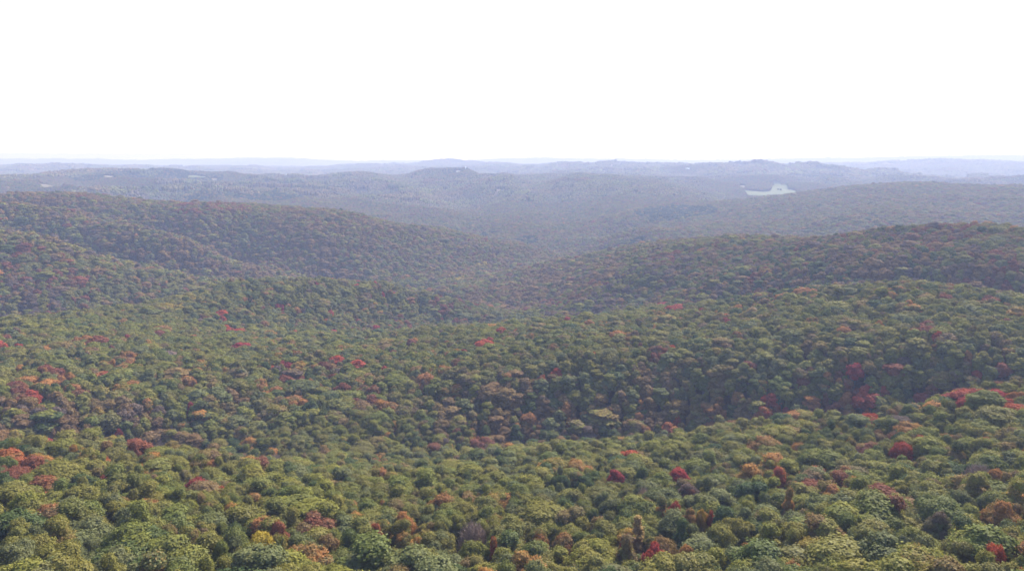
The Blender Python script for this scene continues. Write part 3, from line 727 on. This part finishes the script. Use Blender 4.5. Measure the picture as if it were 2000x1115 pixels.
# ---------------------------------------------------------------- clearings far off
MEADOW = noise_material("pale_meadow_grass", (.066, .090, .034), (.100, .104, .044), 0.02)
STUBBLE = noise_material("pale_stubble", (.14, .115, .07), (.18, .145, .09), 0.02)
CLEAR = []       # polygons in world metres where no forest stands
def inside_poly(x, y, P):
    r = np.zeros(np.shape(x), bool); n = len(P)
    for i in range(n):
        (x0, y0), (x1, y1) = P[i], P[(i + 1) % n]
        if y0 == y1: continue
        c_ = ((y0 > y) != (y1 > y)) & (x < (x1 - x0) * (y - y0) / (y1 - y0) + x0); r ^= c_
    return r
def clearing(name, pts, mat, label, cells=30, lift=2.0, near_y=None):
    mid = sum(p[1] for p in pts) / len(pts); far = hit(pts[0][0], mid, CANOPY_H)[2]
    P = [hit(px, py + (CANOPY_H / far * FPX if py > (near_y or mid) else 0), CANOPY_H)[:2] for px, py in pts]   # the near edge lies behind the trees before it
    P = np.array(P); CLEAR.append(P)
    x0, y0 = P.min(0); x1, y1 = P.max(0)
    gx, gy = np.linspace(x0, x1, cells + 1), np.linspace(y0, y1, cells + 1)
    X, Y = np.meshgrid(gx, gy, indexing='ij'); Z = ground_z(X, Y) + lift
    i, j = np.meshgrid(np.arange(cells), np.arange(cells), indexing='ij')
    cxm, cym = (gx[:-1] + gx[1:])[i] / 2, (gy[:-1] + gy[1:])[j] / 2
    keep = inside_poly(cxm, cym, P)
    q = (i * (cells + 1) + j)[keep]; F = np.stack([q, q + cells + 1, q + cells + 2, q + 1], -1)
    V = np.c_[X.ravel(), Y.ravel(), Z.ravel()]
    us_, inv = np.unique(F, return_inverse=True)
    o = bpy.data.objects.new(name, mesh_np(name, V[us_], [inv.reshape(-1, 4)], [mat])); S.collection.objects.link(o)
    tag(o, kind="structure"); o["label"] = label
    return P
clearing("meadow", [(1450,373),(1468,374),(1490,375.5),(1504,374),(1507,363),(1520,361),(1538,362),(1541,371),(1556,374),(1556,379),(1530,380),(1490,383),(1458,381)], MEADOW, "pale green farm meadow in the valley woods", near_y=378.5)
clearing("meadow", [(1500,359),(1510,357.5),(1525,357.5),(1540,360),(1538,361),(1515,360)], MEADOW, "thin strip of pale meadow above the large one")
clearing("meadow", [(1441,364),(1448,363),(1457,363.5),(1457,366),(1446,366)], STUBBLE, "small bleached clearing left of the large meadow")
clearing("meadow", [(200,346),(222,345),(228,347.5),(205,348.5)], STUBBLE, "tan clearing on the left plateau edge")
clearing("meadow", [(76,362),(128,362),(126,364.5),(80,364.5)], STUBBLE, "pale strip of field low on the left plateau")
clearing("meadow", [(365,345),(405,345.5),(404,347.5),(368,347)], MEADOW, "light green strip under the dark plateau wood")
clearing("meadow", [(412,349),(428,349),(426,352),(412,352)], STUBBLE, "pale spot of stubble right of the light green strip")
HOUSE_AT = hit(895, 338, CANOPY_H); BARN_AT = hit(1343, 333, CANOPY_H); TOWER_AT = hit(909.5, 335, CANOPY_H)
CLEAR.append(np.array([hit(px, py, CANOPY_H)[:2] for px, py in ((888,336.5),(902,336.5),(904,342),(886,342))]))
CLEAR.append(np.array([hit(px, py, CANOPY_H)[:2] for px, py in ((1336,331.5),(1350,331.5),(1350,335),(1336,335))]))

# ---------------------------------------------------------------- the rest of the forest: one mass near, one mass far
def scatter(name, P, rot, scl, idx, ca, cb, label):
    me = bpy.data.meshes.new(name); n = len(P)
    me.vertices.add(n); me.vertices.foreach_set("co", np.asarray(P, np.float32).ravel())
    for k, t, v in (("rot", 'FLOAT_VECTOR', rot), ("scl", 'FLOAT_VECTOR', scl), ("idx", 'INT', idx)):
        at = me.attributes.new(k, t, 'POINT'); at.data.foreach_set("value" if t == 'INT' else "vector", np.ascontiguousarray(v, np.int32 if t == 'INT' else np.float32).ravel())
    for k, v in (("leaf_col", ca), ("leaf_turn", cb)):
        at = me.attributes.new(k, 'FLOAT_COLOR', 'POINT'); at.data.foreach_set("color", np.c_[v, np.ones(n)].astype(np.float32).ravel())
    o = bpy.data.objects.new(name, me); S.collection.objects.link(o)
    g = bpy.data.node_groups.new(name + "_planting", 'GeometryNodeTree')
    g.interface.new_socket("Geometry", in_out='INPUT', socket_type='NodeSocketGeometry')
    g.interface.new_socket("Geometry", in_out='OUTPUT', socket_type='NodeSocketGeometry')
    N = g.nodes.new; i_, o_ = N("NodeGroupInput"), N("NodeGroupOutput")
    ci = N("GeometryNodeCollectionInfo"); ci.inputs["Collection"].default_value = SRC; ci.inputs["Separate Children"].default_value = True; ci.inputs["Reset Children"].default_value = True
    ip = N("GeometryNodeInstanceOnPoints"); ip.inputs["Pick Instance"].default_value = True
    def na(k, t):
        a = N("GeometryNodeInputNamedAttribute"); a.data_type = t; a.inputs["Name"].default_value = k; return next(s for s in a.outputs if s.enabled and s.name == "Attribute")
    L = g.links.new
    L(i_.outputs[0], ip.inputs["Points"]); L(ci.outputs[0], ip.inputs["Instance"]); L(na("idx", 'INT'), ip.inputs["Instance Index"])
    L(na("rot", 'FLOAT_VECTOR'), ip.inputs["Rotation"]); L(na("scl", 'FLOAT_VECTOR'), ip.inputs["Scale"]); L(ip.outputs[0], o_.inputs[0])
    md = o.modifiers.new("planting", 'NODES'); md.node_group = g
    tag(o, kind="stuff"); o["label"] = label; return o

def in_clear(x, y):
    r = np.zeros(len(x), bool)
    for P in CLEAR: r |= inside_poly(x, y, P)
    return r
rest = np.nonzero(~is_ind & ~in_clear(FX, FY))[0]
lod = np.where(DIST < 430, 0, np.where(DIST < 1050, 1, 2))
idx = np.zeros(len(FX), np.int32)
for k in rest:
    L_ = int(lod[k]); sh = str(SHP[k])
    if L_ and sh in ("spire", "bare"): sh = "tall" if sh == "spire" else ("dome" if True else sh)
    a = SRC_INDEX[(L_, sh)]; idx[k] = a[VAR[k] % len(a)]
# single trees, not patches, round the far clearings
cr = np.random.RandomState(44); EX, EY = [], []
for P in CLEAR:
    lo, hi = P.min(0) - 125, P.max(0) + 125
    gx, gy = np.meshgrid(np.arange(lo[0], hi[0], 8.0), np.arange(lo[1], hi[1], 8.0)); EX.append(gx.ravel() + cr.uniform(-3.5, 3.5, gx.size)); EY.append(gy.ravel() + cr.uniform(-3.5, 3.5, gx.size))
EX, EY = np.concatenate(EX), np.concatenate(EY); k = ~in_clear(EX, EY); EX, EY = EX[k], EY[k]
ea, eb, _ = colours(EX, EY, cr); era, erb = rgb(ea, cr), rgb(eb, cr); n = len(EX)
ex_i = np.array(SRC_INDEX[(2, "dome")] + SRC_INDEX[(2, "round")])[cr.randint(0, 9, n)]; er = cr.uniform(.85, 1.35, n)
P_ALL = np.vstack([np.c_[FX, FY, GZ][rest], np.c_[EX, EY, ground_z(EX, EY)]])
Z0 = np.zeros(n); ROT_ALL = np.vstack([np.c_[0 * ROT, 0 * ROT, ROT][rest], np.c_[Z0, Z0, cr.rand(n) * 6.283]])
SC_ALL = np.vstack([np.c_[SXY, SXY, SZ][rest], np.c_[er, er, cr.uniform(.75, 1.0, n)]])
scatter("forest", P_ALL, ROT_ALL, SC_ALL, np.r_[idx[rest], ex_i], np.vstack([RA[rest], era]), np.vstack([RB[rest], erb]),
        "dense mixed autumn forest covering the hills and valleys")

fr = np.random.RandomState(33)
PXx, PYy, PSc = [], [], []
for r0, r1, step, sc in ((2680, 4500, 50, 1.0), (4500, 8000, 82, 1.65), (8000, 15500, 150, 3.0)):
    x, y = candidates(r0, r1, .74, step, fr); PXx.append(x); PYy.append(y); PSc.append(np.full(len(x), sc))
x, y, sc = np.concatenate(PXx), np.concatenate(PYy), np.concatenate(PSc)
k = ~in_clear(x, y)
for P in CLEAR:                                   # the woodland patches keep off the clearings; single trees stand there
    lo, hi = P.min(0) - 90, P.max(0) + 90
    k &= ~((x > lo[0]) & (x < hi[0]) & (y > lo[1]) & (y < hi[1]))
x, y, sc = x[k], y[k], sc[k]
e = 40.0
gzx, gzy = (ground_z(x + e, y) - ground_z(x - e, y)) / (2 * e), (ground_z(x, y + e) - ground_z(x, y - e)) / (2 * e)
yaw = fr.rand(len(x)) * 6.283
nn = np.c_[-gzx, -gzy, np.ones(len(x))]; nn /= np.linalg.norm(nn, axis=1)[:, None]
nx_, ny_ = nn[:, 0] * np.cos(yaw) + nn[:, 1] * np.sin(yaw), -nn[:, 0] * np.sin(yaw) + nn[:, 1] * np.cos(yaw)
al, be = -np.arcsin(ny_), np.arctan2(nx_, nn[:, 2])
zs = 1 + (sc - 1) * .3
pc, pd, _ = colours(x, y, fr)
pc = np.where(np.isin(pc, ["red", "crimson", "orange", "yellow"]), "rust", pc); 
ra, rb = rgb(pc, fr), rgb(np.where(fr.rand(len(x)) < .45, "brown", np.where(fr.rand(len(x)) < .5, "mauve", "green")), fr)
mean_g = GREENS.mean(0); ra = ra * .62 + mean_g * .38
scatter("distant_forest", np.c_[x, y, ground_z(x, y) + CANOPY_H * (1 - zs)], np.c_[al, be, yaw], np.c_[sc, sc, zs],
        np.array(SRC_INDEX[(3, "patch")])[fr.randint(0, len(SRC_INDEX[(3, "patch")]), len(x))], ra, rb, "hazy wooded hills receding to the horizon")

# two lone trees in the meadow
for (px, py), lab in (((1519.5, 373), "left one of two lone dark trees in the pale meadow"), ((1524.5, 373.5), "right one of two lone dark trees in the pale meadow")):
    X_, Y_, _ = hit(px, py + 2, CANOPY_H); cm, tm = NEAR["round"][0]
    root = bpy.data.objects.new("meadow_tree", None); S.collection.objects.link(root)
    root.location = (X_, Y_, float(ground_z(X_, Y_)[0])); root.scale = (1.15, 1.15, .95)
    tag(root, lab, "tree", "lone trees in the meadow")
    for nme, me in (("crown", cm), ("trunk", tm)):
        o = bpy.data.objects.new(nme, me); S.collection.objects.link(o); o.parent = root
        if nme == "crown": o["leaf_col"] = [.05, .06, .035]; o["leaf_turn"] = [.06, .06, .035]

# ---------------------------------------------------------------- buildings on the far hills
def flat_material(name, col, rough=.7): return noise_material(name, tuple(v * .92 for v in col), col, 0.6, rough)
WHITE, PEACH, TIN, DARK, STEEL = flat_material("white_boards", (.80, .80, .78)), flat_material("peach_wall", (.66, .50, .40)), flat_material("pale_roofing", (.74, .72, .70), .5), flat_material("window_dark", (.06, .07, .08), .2), flat_material("white_painted_steel", (.85, .86, .86), .4)
def box(V, F, x0, y0, z0, x1, y1, z1):
    o = len(V); V += [(x0,y0,z0),(x1,y0,z0),(x1,y1,z0),(x0,y1,z0),(x0,y0,z1),(x1,y0,z1),(x1,y1,z1),(x0,y1,z1)]
    F += [(o,o+3,o+2,o+1),(o+4,o+5,o+6,o+7),(o,o+1,o+5,o+4),(o+1,o+2,o+6,o+5),(o+2,o+3,o+7,o+6),(o+3,o,o+4,o+7)]
def part(name, V, F, mat, root):
    me = bpy.data.meshes.new(name); me.from_pydata(V, [], F); me.materials.append(mat); me.update()
    o = bpy.data.objects.new(name, me); S.collection.objects.link(o); o.parent = root; return o
def building(name, at, w, d, h, rise, wall, roof, rot, label, cat, doors):
    root = bpy.data.objects.new(name, None); S.collection.objects.link(root)
    root.location = (at[0], at[1], float(ground_z(at[0], at[1])[0]) + 1.0); root.rotation_euler = (0, 0, rot)
    tag(root, label, cat)
    V, F = [], []; box(V, F, -w/2, -d/2, -3, w/2, d/2, h)
    o = len(V); V += [(-w/2,-d/2,h+.002),(-w/2,d/2,h+.002),(-w/2,0,h+rise),(w/2,-d/2,h+.002),(w/2,d/2,h+.002),(w/2,0,h+rise)]; F += [(o,o+2,o+1),(o+3,o+4,o+5)]
    part("wall", V, F, wall, root)
    e = .7; V, F = [], []
    for s in (-1, 1):
        o = len(V); V += [(-w/2-e, s*(d/2+e), h-rise*2*e/d+.05), (w/2+e, s*(d/2+e), h-rise*2*e/d+.05), (w/2+e, 0, h+rise+.05), (-w/2-e, 0, h+rise+.05)]
        V += [(a, b, c_+.22) for a, b, c_ in V[o:o+4]]
        F += [(o,o+1,o+2,o+3),(o+4,o+7,o+6,o+5),(o,o+4,o+5,o+1),(o+1,o+5,o+6,o+2),(o+3,o+2,o+6,o+7),(o,o+3,o+7,o+4)]
    part("roof", V, F, roof, root)
    for q in range(3):
        x0 = -w*.36 + q*w*.28; V, F = [], []; box(V, F, x0, -d/2-.06, 1.1, x0+w*.1, -d/2-.003, 2.5); part("window", V, F, DARK, root)
    V, F = [], []; box(V, F, w*.36, -d/2-.07, 0, w*.36+doors, -d/2-.003, 2.3); part("door", V, F, DARK, root)
building("house", HOUSE_AT, 17, 10, 4.5, 3.2, PEACH, TIN, .25, "pale peach house near the top of the wooded knoll", "house", 1.1)
building("barn", BARN_AT, 24, 13, 6, 4, WHITE, TIN, -.2, "white barn shining on the hazy plateau far away", "barn", 2.6)
root = bpy.data.objects.new("water_tower", None); S.collection.objects.link(root)
tx, ty = TOWER_AT[:2]; root.location = (tx, ty, float(ground_z(tx, ty)[0])); tag(root, "slim white tower with flared top on the wooded knoll beside the house", "tower")
V, F = tube([(0,0,-2),(0,0,14),(0,0,17)], [1.1,1.0,1.4], 12); part("shaft", V.tolist(), F.tolist(), STEEL, root)
V, F = tube([(0,0,17.003),(0,0,19.5),(0,0,22.5),(0,0,23.4),(0,0,23.6)], [1.4,3.4,3.4,2.0,.05], 16); part("tank", V.tolist(), F.tolist(), STEEL, root)

# ---------------------------------------------------------------- the air
def haze():
    V, F = [], []; box(V, F, -16600, -16600, Z_LOW - 1.0, 16600, 16600, 5.0)
    me = bpy.data.meshes.new("haze"); me.from_pydata(V, [], F); me.update()
    o = bpy.data.objects.new("haze", me); S.collection.objects.link(o); tag(o, kind="stuff"); o["label"] = "pale blue autumn haze over the hills"
    m = bpy.data.materials.new("haze"); m.use_nodes = True; t = m.node_tree; t.nodes.clear()
    out = t.nodes.new("ShaderNodeOutputMaterial"); v = t.nodes.new("ShaderNodeVolumePrincipled")
    v.inputs["Color"].default_value = (.40, .455, .69, 1); v.inputs["Absorption Color"].default_value = (.30, .19, 0, 1); v.inputs["Density"].default_value = HAZE_DENSITY; v.inputs["Anisotropy"].default_value = 0.1
    v.inputs["Density Attribute"].default_value = ""; v.inputs["Blackbody Intensity"].default_value = 0
    t.links.new(v.outputs[0], out.inputs["Volume"]); me.materials.append(m)
HAZE_DENSITY = 0.000185
haze()
